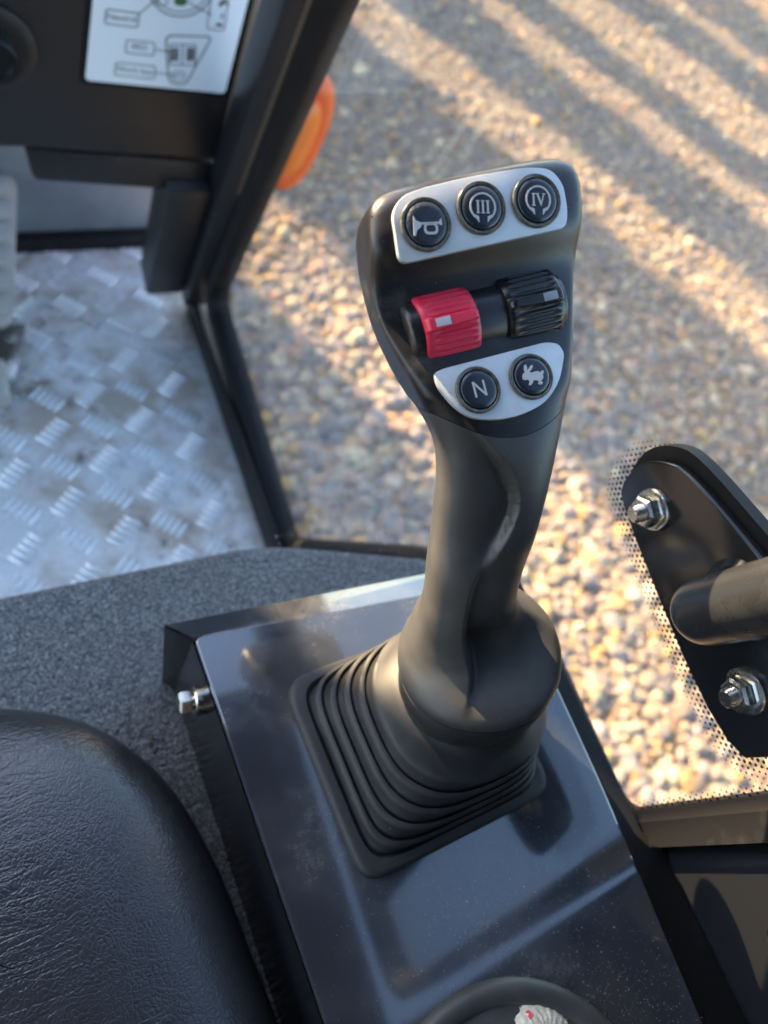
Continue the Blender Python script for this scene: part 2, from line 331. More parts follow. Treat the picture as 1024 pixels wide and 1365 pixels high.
# gravel: loose stones over the ground in view
def gravel():
    pts = []; cols = []; scs = []; rots = []
    pal = [(.31, .225, .165), (.41, .30, .195), (.27, .215, .185), (.45, .345, .245), (.40, .23, .15), (.20, .16, .14), (.53, .41, .26), (.35, .25, .20), (.31, .26, .235), (.44, .27, .12)]
    n = 0
    while n < 160000:
        x = rng.uniform(.2, 7.2); y = rng.uniform(-.9, 6.6)
        d = math.hypot(x - .3, y); 
        if d > 1.2 and rng.random() > (1.9 / d) ** .8: continue
        if x < .25 and y < .4: continue
        sz = float(np.clip(rng.lognormal(math.log((.0062 if d > 3 else .0078) if d > 2.2 else .0105), .5), .0038, .032))
        pts.append((x, y, sz * rng.uniform(-.3, .3))); n += 1
        scs.append((sz * rng.uniform(.8, 1.35), sz * rng.uniform(.75, 1.2), sz * rng.uniform(.55, .9)))
        rots.append((rng.uniform(-.5, .5), rng.uniform(-.5, .5), rng.uniform(0, 6.28)))
        c = pal[rng.integers(len(pal))]; k = rng.uniform(.75, 1.2); cols.append((c[0] * k, c[1] * k, c[2] * k, 1))
    me = bpy.data.meshes.new('gravel'); me.from_pydata(pts, [], [])
    for nm, dat in (('sc', scs), ('rot', rots)):
        a = me.attributes.new(nm, 'FLOAT_VECTOR', 'POINT'); a.data.foreach_set('vector', np.array(dat, dtype=np.float32).ravel())
    a = me.attributes.new('col', 'FLOAT_COLOR', 'POINT'); a.data.foreach_set('color', np.array(cols, dtype=np.float32).ravel())
    o = bpy.data.objects.new('gravel', me); COL.objects.link(o); o['kind'] = 'stuff'
    o['label'] = 'loose mixed gravel on the ground outside the window'; o['category'] = 'gravel'
    ng = bpy.data.node_groups.new('scatter_stones', 'GeometryNodeTree')
    ng.interface.new_socket('Geometry', in_out='INPUT', socket_type='NodeSocketGeometry'); ng.interface.new_socket('Geometry', in_out='OUTPUT', socket_type='NodeSocketGeometry')
    L = ng.links.new; nd = ng.nodes.new
    gi, go = nd('NodeGroupInput'), nd('NodeGroupOutput'); g2i = nd('GeometryNodeGeometryToInstance')
    for k in range(5):
        ic = nd('GeometryNodeMeshIcoSphere'); ic.inputs['Radius'].default_value = 1; ic.inputs['Subdivisions'].default_value = 3
        sp = nd('GeometryNodeSetPosition'); po = nd('GeometryNodeInputPosition')
        ad = nd('ShaderNodeVectorMath'); ad.operation = 'ADD'; ad.inputs[1].default_value = (k * 7.3, k * 3.1, k * 5.7)
        nz = nd('ShaderNodeTexNoise'); nz.inputs['Scale'].default_value = .85; nz.inputs['Detail'].default_value = 3
        su = nd('ShaderNodeVectorMath'); su.operation = 'SUBTRACT'; su.inputs[1].default_value = (.5, .5, .5)
        sc = nd('ShaderNodeVectorMath'); sc.operation = 'SCALE'; sc.inputs['Scale'].default_value = 1.5
        ss = nd('GeometryNodeSetShadeSmooth')
        L(po.outputs[0], ad.inputs[0]); L(ad.outputs[0], nz.inputs['Vector']); L(nz.outputs['Color'], su.inputs[0]); L(su.outputs[0], sc.inputs[0])
        L(ic.outputs[0], sp.inputs['Geometry']); L(sc.outputs[0], sp.inputs['Offset']); L(sp.outputs[0], ss.inputs['Geometry']); L(ss.outputs[0], g2i.inputs[0])
    iop = nd('GeometryNodeInstanceOnPoints'); iop.inputs['Pick Instance'].default_value = True
    na = []
    for nm in ('sc', 'rot'):
        q = nd('GeometryNodeInputNamedAttribute'); q.data_type = 'FLOAT_VECTOR'; q.inputs['Name'].default_value = nm; na.append(q)
    sm = nd('GeometryNodeSetMaterial'); sm.inputs['Material'].default_value = M['stone']
    e2r = nd('FunctionNodeEulerToRotation')
    L(gi.outputs[0], iop.inputs['Points']); L(g2i.outputs[0], iop.inputs['Instance']); L(na[0].outputs[0], iop.inputs['Scale'])
    L(na[1].outputs[0], e2r.inputs[0]); L(e2r.outputs[0], iop.inputs['Rotation'])
    L(iop.outputs[0], sm.inputs['Geometry']); L(sm.outputs[0], go.inputs[0])
    md = o.modifiers.new('stones', 'NODES'); md.node_group = ng
gravel()

# floor: chequer plate with raised bars, side curb, toe board
fl = MB().box((-.45, .20, Z_FLOOR - .01), (.262, 1.10, Z_FLOOR)).obj('cab_floor', 'alu', kind='structure', smooth=0)
def lens_bar():
    L, W, H = .0150, .0036, .0026; top = []; rings = []
    for i in range(7):
        u = -1 + 2 * i / 6; w_ = W * math.sqrt(max(1 - abs(u) ** 2.2, .02)); h = H * math.sqrt(max(1 - abs(u) ** 4, .02))
        rings.append([Vector((u * L, -w_, 0)), Vector((u * L, -w_ * .45, h)), Vector((u * L, w_ * .45, h)), Vector((u * L, w_, 0))])
    b = MB(); b.loft(rings, closed=False, cap0=False, cap1=False)
    me = bpy.data.meshes.new('tread_bar'); me.from_pydata([tuple(v) for v in b.v], [], b.f); me.materials.append(M['alu_bar']); me.shade_smooth(); return me
bar_me = lens_bar(); pitch = .060; nb = 0
for i in range(-8, 5):
    for j in range(0, 15):
        cx, cy = .238 - pitch * .55 + (i - 4) * pitch, .415 + j * pitch
        if cx < -.06 - .0 * cy or cx > .25 or cy > 1.08: continue
        a = R(45 if (i + j) % 2 else -45)
        for k in range(-2, 3):
            if nb >= 300: break
            x, y = cx - math.sin(a) * k * .0098, cy + math.cos(a) * k * .0098
            o = bpy.data.objects.new('tread_bar', bar_me); COL.objects.link(o); o.parent = fl
            o.location = (x, y, Z_FLOOR); o.rotation_euler = (0, 0, a); nb += 1
t = MB().box((-.5, 1.10, 1.09), (.30, 1.125, 1.50)).obj('toe_board', 'toe', loc=(0, 1.1, 1.1), bev=.003, tagd=('dusty blue-grey toe board rising at the front end of the floor', 'panel'))
MB().box((-.5, 1.075, 1.10), (.262, 1.098, 1.125)).obj('floor_edge_bar', 'rubber', loc=(0, 1.08, 1.1), bev=.003, tagd=('black bar across the front end of the tread plate floor', 'bar'))

# carpeted seat platform
def carpet_box():
    e1, e2, e3 = atz(350, 722, Z_CARPET), atz(575, 742, Z_CARPET), Vector((.285, .16, Z_CARPET))
    y0 = e1.y
    top = [Vector((-.5, -.6, Z_CARPET)), Vector((.285, -.6, Z_CARPET)), e3, e2, Vector((e1.x, y0, Z_CARPET)), Vector((-.5, y0 + .001, Z_CARPET))]
    outl = round_poly(top, [.01, .01, .01, .01, .03, .01], 5)
    b = MB().prism([p - Vector((0, 0, .41)) for p in outl], (0, 0, .41))
    b.obj('seat_platform', 'carpet', loc=(0, .1, Z_FLOOR), smooth=50, bev=.016, bseg=5, tagd=('dark grey felt-carpeted platform under the seat and the lever console', 'platform'))
carpet_box()

# ================================================================== SIDE WINDOW
win = thing('side_window', 'clear cab side window with black frame, gravel seen through it', 'window', (X_GLASS, .45, 1.13))
WY = [(.38, 2.31), (.619, 1.746), (.857, 1.187), (.840, 1.140), (.462, 1.128), (.241, 1.496), (.165, 1.598), (-.007, 1.587), (-.013, 1.70), (-.02, 2.31)]
WY = [(.38, 2.31), (.857, 1.187), (.462, 1.128), (.241, 1.496), (.160, 1.592), (-.006, 1.585), (-.10, 2.31)]
inner = round_poly([Vector((X_GLASS, y, z)) for y, z in WY], [.05, .035, .02, .05, .05, .014, .05], 8)
def offset_yz(poly, d):
    n = len(poly); out = []
    for i, p in enumerate(poly):
        tg = (poly[(i + 1) % n] - poly[i - 1]).normalized(); out.append(p + Vector((0, -tg.z, tg.y)) * d)
    return out
ctr = sum(inner, Vector()) / len(inner)
sgn = 1 if (offset_yz(inner, .01)[0] - ctr).length > (inner[0] - ctr).length else -1
outer = offset_yz(inner, sgn * .017); lip = offset_yz(inner, sgn * .004)
gl = MB().prism(offset_yz(inner, sgn * .01), (.005, 0, 0)).obj('glass', 'glass', win, smooth=0)
X = lambda r, x: [Vector((x, p.y, p.z)) for p in r]
fr = MB().loft([X(inner, X_GLASS - .003), X(lip, X_GLASS - .014), X(outer, X_GLASS - .018), X(outer, X_GLASS + .02), X(lip, X_GLASS + .016), X(inner, X_GLASS + .008)], cap0=False, cap1=False)
n_ = len(inner); fr.f += [(5 * n_ + j, 5 * n_ + (j + 1) % n_, (j + 1) % n_, j) for j in range(n_)]
fr.obj('frame', 'rubber', win, smooth=40)
# printed dots along the frame and round the hinge bracket
BR = [(824, 668), (830, 640), (852, 616), (884, 614), (915, 628), (1006, 736), (1110, 860), (1150, 1000), (1040, 1010), (966, 1012)]
def dots():
    b = MB(); P = [atx(x, y, X_GLASS) for x, y in BR]; S = .0034
    poly = smooth_poly(P, it=2)
    def seg_d(p, poly):
        d = 9; n = len(poly)
        for i in range(n):
            a, c = poly[i], poly[(i + 1) % n]; ac = c - a; t = min(max((p - a).dot(ac) / ac.length_squared, 0), 1); d = min(d, (p - a - ac * t).length)
        return d
    def inside(p, poly):
        r = False; n = len(poly)
        for i in range(n):
            a, c = poly[i], poly[(i + 1) % n]
            if (a.z > p.z) != (c.z > p.z) and p.y < (c.y - a.y) * (p.z - a.z) / (c.z - a.z) + a.y: r = not r
        return r
    for i in range(-20, 75):
        for j in range(-12, 75):
            p = Vector((X_GLASS, -.03 + (i + .5 * (j % 2)) * S, 1.57 + j * S * .866))
            if not inside(p, inner): continue
            d1 = seg_d(p, poly) if not inside(p, poly) else 0; d2 = seg_d(p, inner) if p.y < .19 and p.z < 1.75 else 9
            k = max(1 - d1 / .0125, 1 - d2 / .0065)
            if k <= 0: continue
            r = .0002 + .0009 * k ** .8
            b.add([p + Vector((-.0006, math.cos(a) * r, math.sin(a) * r)) for a in [m * math.pi / 4 for m in range(8)]], [tuple(range(8))])
    b.obj('printed_dots', 'rubber', gl, smooth=0, kind='stuff')
dots()

# wall behind the window, with its folded front edge
wall = thing('rear_side_wall', 'dark painted cab side panel behind the window, lower right', 'panel', (.275, -.2, 1.5))
prof = [(.279, -.036), (.282, -.031), (.2895, -.027), (.31, -.027), (.31, -.8), (.279, -.8)]
def wall_ring(z): return [Vector((x, y - (.155 * (z - 1.60) if y > -.5 else 0), z)) for x, y in prof]
MB().loft([wall_ring(1.45), wall_ring(2.54)]).obj('panel', 'paint_plain', wall, bev=.0015, smooth=40)
MB().cyl((.2785, -.085, 1.69), (-1, 0, 0), [(.0085, -.001), (.0085, .0012), (.0075, .0015), (.0065, .0008), (.0001, .0008)], 28).obj('plug', 'paint_plain', wall)

# front pillar: leaning box post with a painted highlight strip and a kick strip
pil = thing('front_pillar', 'black slanting front cab pillar left of the window', 'pillar', (.27, .86, 1.1))
dv = Vector((0, .38 - .857, 2.31 - 1.187)).normalized()
def slanted(x0, x1, o0, o1, s0=-.06, s1=1.25):
    base = Vector((0, .857, 1.187)); nv = Vector((0, dv.z, -dv.y))
    return [[Vector((x, 0, 0)) + base + dv * s + nv * o for x, o in ((x0, o0), (x1, o0), (x1, o1), (x0, o1))] for s in (s0, s1)]
MB().loft(slanted(.250, .2885, .0165, .062)).obj('post', 'paint_plain', pil, bev=.004)
MB().loft(slanted(.195, .2495, .035, .090, -.05, .25)).obj('foot_cover', 'dash', pil, bev=.004)
MB().loft(slanted(.268, .276, .0150, .0166, .28)).obj('highlight_strip', 'tan_highlight', pil, bev=.0012)  # highlight line on the pillar, put in as colour
curb = MB().box((.2625, .36, 1.09), (.2712, .93, 1.150)).box((.2713, .36, 1.09), (.2890, .93, 1.118)).obj('floor_curb', 'rubber', loc=(.267, .6, 1.1), bev=.004, tagd=('dark upright curb along the right side of the tread floor', 'curb'))

# ================================================================== FRONT DASH
YD = .80
dash = thing('front_dash', 'black dash box with sticker, upper left corner', 'dashboard', (.1, YD, 1.45))
dr = [aty(300, 216, YD), aty(352, -10, YD), aty(392, -180, YD)]
dr[2] = dr[1] + (dr[2] - dr[1]) * ((1.895 - dr[1].z) / (dr[2].z - dr[1].z))
dl = [Vector((-.4, YD, dr[0].z + .02)), Vector((-.4, YD, dr[2].z))]
MB().prism([dl[0], aty(30, 197, YD), dr[0], dr[1], dr[2], dl[1]], (0, .22, 0)).obj('housing', 'dash', dash, bev=.004)
MB().prism([aty(33, 198, YD + .008), aty(296, 219, YD + .008), aty(284, 258, YD + .008), aty(50, 241, YD + .008), aty(43, 235, YD + .008)], (0, .18, 0)).obj('lower_lip', 'dash', dash, bev=.003)
tp = [aty(x, y, YD) for x, y in ((287, 212), (299, 214), (351, -8), (339, -8))]
MB().prism([p + Vector((0, -.001, 0)) for p in tp], (0, -.0025, 0)).obj('lit_edge_trim', 'tan_highlight', dash, bev=.0008)  # dash edge strip, its lit look painted in tan
kb = aty(-12, 62, YD)
MB().cyl(kb, (0, -1, 0), [(.040, -.001), (.040, .004), (.034, .006), (.030, .006)], 40).obj('knob_surround', 'dash', dash)
MB().cyl(kb, (0, -1, 0), [(.022, .006), (.022, .024), (.020, .027), (.016, .027), (.014, .022), (.001, .022)], 40).obj('knob', 'bracket', dash, bev=0)
# sticker and its print
ST = [(127, -40), (337, -30), (299, 123), (113, 105)]
def on(x, y, h): return aty(x, y, YD) + Vector((0, -h, 0))
st_b = MB().prism(round_poly([on(x, y, .0008) for x, y in [(120, -42), (344, -32), (303, 130), (107, 111)]], .004, 5), (0, -.0009, 0)).obj('sticker_border', 'bracket', dash)
stk = MB().prism(round_poly([on(x, y, .0018) for x, y in ST], .005, 6), (0, -.0006, 0)).obj('sticker', 'sticker', dash, smooth=0)
ORG[stk.name] = ORG[dash.name]
def stroke(b, pts, wd, h, closed=False, pf=on):
    """flat printed line through photo points, lying on the dash plane"""
    P = [pf(x, y, h) for x, y in pts]; n = len(P)
    for i in range(n if closed else n - 1):
        a, c = P[i], P[(i + 1) % n]; d = (c - a).normalized(); s = d.cross(Vector((0, 1, 0))).normalized() * wd / 2; e = d * wd * .4
        b.add([a - e + s, c + e + s, c + e - s, a - e - s], [(0, 1, 2, 3)])
def rr(x0, y0, x1, y1, sl, sk, r=4):
    """rounded box outline in photo points: sl = slope of the base line, sk = sideways lean"""
    q = [Vector((x0, y0, 0)), Vector((x1, y0, 0)), Vector((x1, y1, 0)), Vector((x0, y1, 0))]
    o = round_poly(q, r, 4); return [(p.x + sk * (p.y - y0), p.y + sl * (p.x - x0)) for p in o]
HP = .0027
b = MB()
stroke(b, rr(141, 10, 185, 29, .13, -.12), .0011, HP, True); stroke(b, rr(168, 51, 206, 68, .11, -.1), .0010, HP, True); stroke(b, rr(154, 81, 207, 98, .10, -.12), .0010, HP, True)
stroke(b, [(184, 17), (203, 1), (220, -12)], .001, HP); stroke(b, [(206, 64), (226, 67)], .001, HP); stroke(b, [(207, 95), (232, 98)], .001, HP)
stroke(b, rr(283, -22, 306, 36, .12, -.14), .0010, HP, True); stroke(b, [(281, 18), (262, 8), (246, -2)], .001, HP)
arc = [(240 + 44 * math.cos(a), -22 + 42 * math.sin(a)) for a in [R(q) for q in range(5, 176, 10)]]; stroke(b, arc, .0013, HP)
arc = [(240 + 38 * math.cos(a), -22 + 36 * math.sin(a)) for a in [R(q) for q in range(5, 176, 10)]]; stroke(b, arc, .0010, HP)
drop = [(p.x, p.y) for p in round_poly([Vector((220, 45, 0)), Vector((282, 47, 0)), Vector((246, 112, 0)), Vector((224, 108, 0))], [10, 8, 12, 12], 6)]
stroke(b, drop, .0013, HP, True)
stroke(b, rr(226, 57, 260, 84, .03, -.02, 1.5), .001, HP, True); stroke(b, [(243, 58), (242, 84)], .001, HP)
stroke(b, [(237 + 9 * math.cos(a), 99 + 7 * math.sin(a)) for a in [R(q * 30) for q in range(12)]], .0008, HP, True); stroke(b, [(231, 102), (236, 97), (242, 99)], .001, HP)
for q in range(5):
    stroke(b, [(228 + q * 2.2, 62), (227.5 + q * 2.2, 79)], .0011, HP); stroke(b, [(249 + q * 2.1, 62), (248.5 + q * 2.1, 79)], .0011, HP)
stroke(b, [(215 + 8 * math.cos(a), 0 + 5 * math.sin(a)) for a in [R(q * 30) for q in range(12)]], .0008, HP, True)
b.obj('diagram_lines', 'print', stk, smooth=0)
b = MB()
for pts in ([(293, 8), (299, 2), (304, 7), (304, 3), (298, -4), (290, 3)], [(293, 19), (297, 14), (295.5, 18), (298, 18.5), (293, 25), (294.5, 20.5)], [(285, 31), (290, 28.5), (294, 29), (297, 33), (291, 34)]):
    b.add([on(x, y, HP) for x, y in pts], [tuple(range(len(pts)))])
b.obj('direction_symbols', 'print', stk, smooth=0)
MB().add([on(240 + 9 * math.cos(R(a)), 0 + 6 * math.sin(R(a)), HP) for a in range(0, 360, 30)], [tuple(range(12))]).obj('green_mark', 'print_green', stk, smooth=0)
def text_mesh(s, font_h):
    c = bpy.data.curves.new('t', 'FONT'); c.body = s; c.size = 1; c.align_x = 'CENTER'; c.align_y = 'CENTER'; c.resolution_u = 3
    o = bpy.data.objects.new('t', c); COL.objects.link(o); dg = bpy.context.evaluated_depsgraph_get()
    me = bpy.data.meshes.new_from_object(o.evaluated_get(dg)); vs_ = [v.co.copy() * font_h for v in me.vertices]; fs = [tuple(p.vertices) for p in me.polygons]
    bpy.data.objects.remove(o); bpy.data.curves.remove(c); bpy.data.meshes.remove(me); return vs_, fs
for s, x, y, h in (('Neutral', 162, 22, .0080), ('4RD', 185, 61, .0080), ('Work key', 179, 92, .0078)):
    vs_, fs = text_mesh(s, h); o0 = on(x, y, HP); ex = (on(x + 10, y + 1.1, HP) - o0).normalized(); ez = Vector((0, 0, 1))
    MB().add([o0 + ex * v.x * 1.12 + ez * v.y for v in vs_], fs).obj('lettering', 'print', stk, smooth=0)

# ================================================================== PEDAL
ped = thing('floor_pedal', 'dusty grey ribbed foot pedal cut off at left edge', 'pedal', (.0, .95, Z_FLOOR))
pa, pb = atz(22, 232, 1.24), atz(17, 432, 1.17)
def pedp(u, v, h=0):  # u across (0 = right edge), v along
    a = pa.lerp(pb, v); lf = Vector((-1, .05, 0)); nrm = Vector((0, -.25, 1)).normalized(); return a + lf * u + nrm * h
o_ = round_poly([pedp(0, 0), pedp(0, 1), pedp(.09, 1), pedp(.09, 0)], .02, 6)
MB().prism(o_, Vector((0, .004, -.014))).obj('pad', 'pedal', ped, bev=.003)
for k in range(6):
    v0 = .06 + k * .155
    MB().prism(round_poly([pedp(.004, v0, .0005), pedp(.004, v0 + .105, .0005), pedp(.085, v0 + .105, .0005), pedp(.085, v0, .0005)], .004, 3), Vector((0, -.0015, .006))).obj('rib', 'pedal', ped, bev=.0015)
q0 = atz(0, 440, 1.12); 
MB().prism([atz(x, y, 1.115) for x, y in ((-30, 436), (36, 436), (26, 490), (14, 545), (-30, 548))], (0, 0, .008)).obj('hinge_plate', 'zinc', ped, bev=.002)
MB().cyl(atz(15, 446, 1.124), (0, 0, 1), [(.007, 0), (.007, .004), (.003, .004), (.003, .001), (.0005, .001)], 20).obj('screw', 'zinc', ped)
MB().cyl(atz(-2, 510, 1.135), (0, 1, 0), [(.012, -.035), (.013, -.03), (.013, .03), (.012, .035)], 20).obj('hinge_barrel', 'pedal', ped)

# ================================================================== LAMP OUTSIDE
lampc = at(393, 176, 1.10)
lamp = thing('indicator_lamp', 'orange oval lamp outside, half hidden by the black pillar', 'lamp', tuple(lampc))
axl = (at(432, 95, 1.05) - at(372, 240, 1.15)).normalized(); nl = (-CF + CR * .75).normalized(); nl = (nl - axl * nl.dot(axl)).normalized(); el = axl.cross(nl)
def oval(a, b_, h, off=0, n=40): return [lampc + axl * (a * math.copysign(abs(math.sin(q)) ** .8, math.sin(q))) + el * (b_ * math.copysign(abs(math.cos(q)) ** .8, math.cos(q)) + off) + nl * h for q in [2 * math.pi * k / n for k in range(n)]]
MB().loft([oval(.080, .038, -.035), oval(.086, .044, -.02), oval(.087, .045, .0), oval(.083, .041, .012), oval(.070, .030, .018), oval(.062, .023, .0155), oval(.02, .01, .0155)]).obj('housing', 'orange', lamp, smooth=50)
MB().loft([oval(.055, .022, .0158), oval(.054, .021, .021), oval(.045, .015, .025), oval(.02, .006, .026)]).obj('lens', 'amber', lamp, smooth=50)

# ================================================================== LEVER CONSOLE
con = thing('lever_console', 'glossy black console panel carrying the control lever', 'console', (.16, .05, Z_CARPET))
c1, c2 = atz(262, 850, Z_PLATE), atz(700, 770, Z_PLATE)
P_out = [Vector((.0605, c1.y, Z_PLATE)), Vector((.0720, -.045, Z_PLATE)), Vector((.088, -.30, Z_PLATE)), Vector((.240, -.30, Z_PLATE)), Vector((.2506, -.1102, Z_PLATE)), Vector((.2575, .012, Z_PLATE)), Vector((.2600, .1455, Z_PLATE))]
CUP_R = .066; cupc = atz(735, 1316, Z_PLATE); cupc = cupc + (atz(722, 1420, Z_PLATE) - cupc).normalized() * (CUP_R + .004)
def plate():
    bm = bmesh.new(); out = round_poly(P_out, [.004, .02, .01, .01, .02, .01, .02], 5); cir = [cupc + Vector((math.cos(a), math.sin(a), 0)) * CUP_R for a in [2 * math.pi * k / 56 for k in range(56)]]
    for ring in (out, cir):
        vv = [bm.verts.new(p) for p in ring]
        for i in range(len(vv)): bm.edges.new((vv[i], vv[(i + 1) % len(vv)]))
    bmesh.ops.triangle_fill(bm, edges=bm.edges[:], use_beauty=True)
    vs_ = [v.co.copy() for v in bm.verts]; bm.verts.index_update(); fs = [tuple(v.index for v in f.verts) for f in bm.faces]; bm.free()
    b = MB().add(vs_, fs)
    n = len(out); rings = []
    for ins, dz in ((0, 0), (-.0009, -.0004), (-.0013, -.0013), (-.0013, -.030)):
        r = []
        for i, p in enumerate(out):
            tg = (out[(i + 1) % n] - out[i - 1]).normalized(); r.append(p + Vector((-tg.y, tg.x, 0)) * ins + Vector((0, 0, dz)))
        rings.append(r)
    b.loft(rings, False, False)
    o = mesh_obj('top_panel', b.v, b.f, 'paint', con, smooth=30); return o
plate()
# folded front edge, left side panel, right side
fy = .1575
MB().add([(.0592, fy + .001, Z_PLATE - .0008), (.2602, .1468, Z_PLATE - .0008), (.2602, .1640, Z_PLATE - .009), (.0470, .1730, Z_PLATE - .009), (.0470, .1730, Z_PLATE - .05), (.2602, .1640, Z_PLATE - .05)], [(0, 1, 2, 3), (3, 2, 5, 4)]).obj('front_flange', 'paint', con, smooth=0)
MB().prism([Vector(p) for p in ((.0585, .1565, Z_PLATE - .0012), (.0465, .1725, Z_PLATE - .010), (.0465, .1725, Z_CARPET - .05), (.0585, .1565, Z_CARPET - .05))], (.002, -.001, 0)).obj('corner_fold', 'bracket', con)
MB().add([(.0583, .157, Z_PLATE - .003), (.0702, -.045, Z_PLATE - .003), (.0860, -.30, Z_PLATE - .003), (.0860, -.30, Z_CARPET - .08), (.0600, -.045, Z_CARPET - .08), (.0480, .170, Z_CARPET - .08)], [(0, 1, 4, 5), (1, 2, 3, 4)]).obj('side_panel', 'bracket', con, smooth=0)
MB().prism([Vector((.2615, .15, Z_PLATE - .004)), Vector((.2590, .012, Z_PLATE - .004)), Vector((.252, -.11, Z_PLATE - .004)), Vector((.244, -.3, Z_PLATE - .004)), Vector((.2785, -.3, Z_PLATE - .004)), Vector((.2785, -.03, Z_PLATE - .004)), Vector((.2715, -.02, Z_PLATE - .004)), Vector((.2715, .15, Z_PLATE - .004))], (0, 0, -.05)).obj('gap_filler', 'rubber', con)
# side bolt
bp = atx(262, 934, .0545)
bx = Vector((-1, .1, .1)).normalized()
bolt = MB().cyl(bp, bx, [(.0085, -.006), (.0085, .001), (.0075, .0018), (.004, .0018), (.004, .0035)], 24).obj('washer', 'zinc', con)
MB().cyl(bp + bx * .0035, bx, [(.0064, 0), (.0066, .001), (.0066, .0055), (.0055, .0066), (.001, .0066)], 6).obj('bolt_head', 'zinc', con, smooth=25)
# cup recess
MB().cyl(cupc, (0, 0, 1), [(CUP_R + .006, .0003), (CUP_R + .005, .0030), (CUP_R + .001, .0045), (CUP_R - .004, .0035), (CUP_R - .007, -.001), (CUP_R - .010, -.008), (CUP_R - .022, -.016), (CUP_R - .028, -.034), (.001, -.036)], 56).obj('cup_recess', 'grip', con, smooth=50)
# cream knitted knob
kn = cupc + Vector((-.005, .022, -.010)); kn = pl(727, 1378, (0, 0, Z_PLATE + .004), (0, 0, 1)); kn.z = Z_PLATE - .034
def knob():
    b = MB(); n = 64; rings = [[kn + Vector((math.cos(2 * math.pi * j / n) * r, math.sin(2 * math.pi * j / n) * r, h)) for j in range(n)] for r, h in ((.018, 0), (.0205, .010), (.0212, .024))]
    for i in range(1, 22):
        a = i / 22 * R(90); r0 = .0212 * math.cos(a) ** .8; h = .024 + .013 * math.sin(a); rings.append([kn + Vector((math.cos(2 * math.pi * j / n + .05 * (i % 2)) * r0, math.sin(2 * math.pi * j / n + .05 * (i % 2)) * r0, h + .0005 * math.cos(math.pi * (j % 4) / 2 + math.pi * (i % 4) / 2))) for j in range(n)])
    b.loft(rings); root = b.obj('knitted_knob', 'cream', loc=tuple(kn), smooth=60, tagd=('cream knitted knob with red flecks in the round recess', 'knob'))
    for a, e in ((1.9, 62), (1.1, 40)):
        d = Vector((math.cos(a) * math.cos(R(e)), math.sin(a) * math.cos(R(e)), 0)); p = kn + d * .0212 + Vector((0, 0, .0242 + .013 * math.sin(R(e)))); nr = Vector((d.x, d.y, .8)).normalized(); tx = nr.cross(Vector((0, 0, 1))).normalized(); ty = nr.cross(tx)
        MB().prism([p + tx * q * .0013 + ty * w2 * .0018 - nr * .001 for q, w2 in ((-1, -1), (1, -.8), (1, 1), (-.8, 1))], nr * .0016).obj('red_fleck', 'red', root)
knob()

# ================================================================== HINGE BRACKET
brk = thing('hinge_bracket', 'black round-ended steel hinge bracket bolted to the window glass', 'bracket', (X_GLASS - .01, .06, 1.75))
XB = X_GLASS - .014
bo = smooth_poly([atx(x, y, XB) for x, y in BR], it=2)
MB().prism(bo, (.006, 0, 0)).obj('plate', 'bracket', brk, bev=.0012, smooth=30)
gk = [Vector((X_GLASS - .0078, p.y + .0015, p.z + .0015)) for p in bo]
MB().prism([p + Vector((0, .003, .004)) for p in gk], (.0068, 0, 0)).obj('gasket', 'rubber', brk, smooth=30)
for x, y in ((872, 679), (996, 921)):
    c = atx(x, y, XB); ax = Vector((-1, 0, 0))
    wsh = MB().cyl(c, ax, [(.0112, 0), (.0112, .0016), (.0106, .0022), (.005, .0022)], 32).obj('washer', 'zinc', brk)
    MB().cyl(c, ax, [(.0100, .0023), (.0100, .0030), (.0084, .0034), (.0084, .0078), (.0070, .0090), (.0046, .0090)], 6, .4).obj('nut', 'zinc', brk, smooth=25)
    prof = [(.0046, .008)]
    for k in range(4): prof += [(.0047, .0092 + k * .0012), (.0042, .0098 + k * .0012)]
    prof += [(.0036, .0142), (.0010, .0142)]
    MB().cyl(c, ax, prof, 24).obj('threaded_stud', 'zinc', brk, smooth=40)
# tube handle from the bracket
t0 = atx(985, 800, XB)
path = [t0 + Vector((.004, 0, 0))]; dirs = Vector((0, -.25, .96)).normalized()
r_b = .020; l0 = .012
path.append(t0 + Vector((-l0, 0, 0)))
for k in range(1, 13):
    a = k / 12 * R(80); path.append(t0 + Vector((-l0, 0, 0)) + Vector((-1, 0, 0)) * r_b * math.sin(a) + dirs * r_b * (1 - math.cos(a)))
tg = (path[-1] - path[-2]).normalized()
for k in range(1, 7): path.append(path[-1] + tg * .03)
MB().tube(path, .0146, 32).obj('handle_tube', 'tube', brk, smooth=60)
MB().cyl(t0 + Vector((.001, 0, 0)), (-1, 0, 0), [(.0205, 0), (.0195, .0015), (.017, .004), (.0158, .0055)], 32).obj('weld_collar', 'bracket', brk, smooth=60)

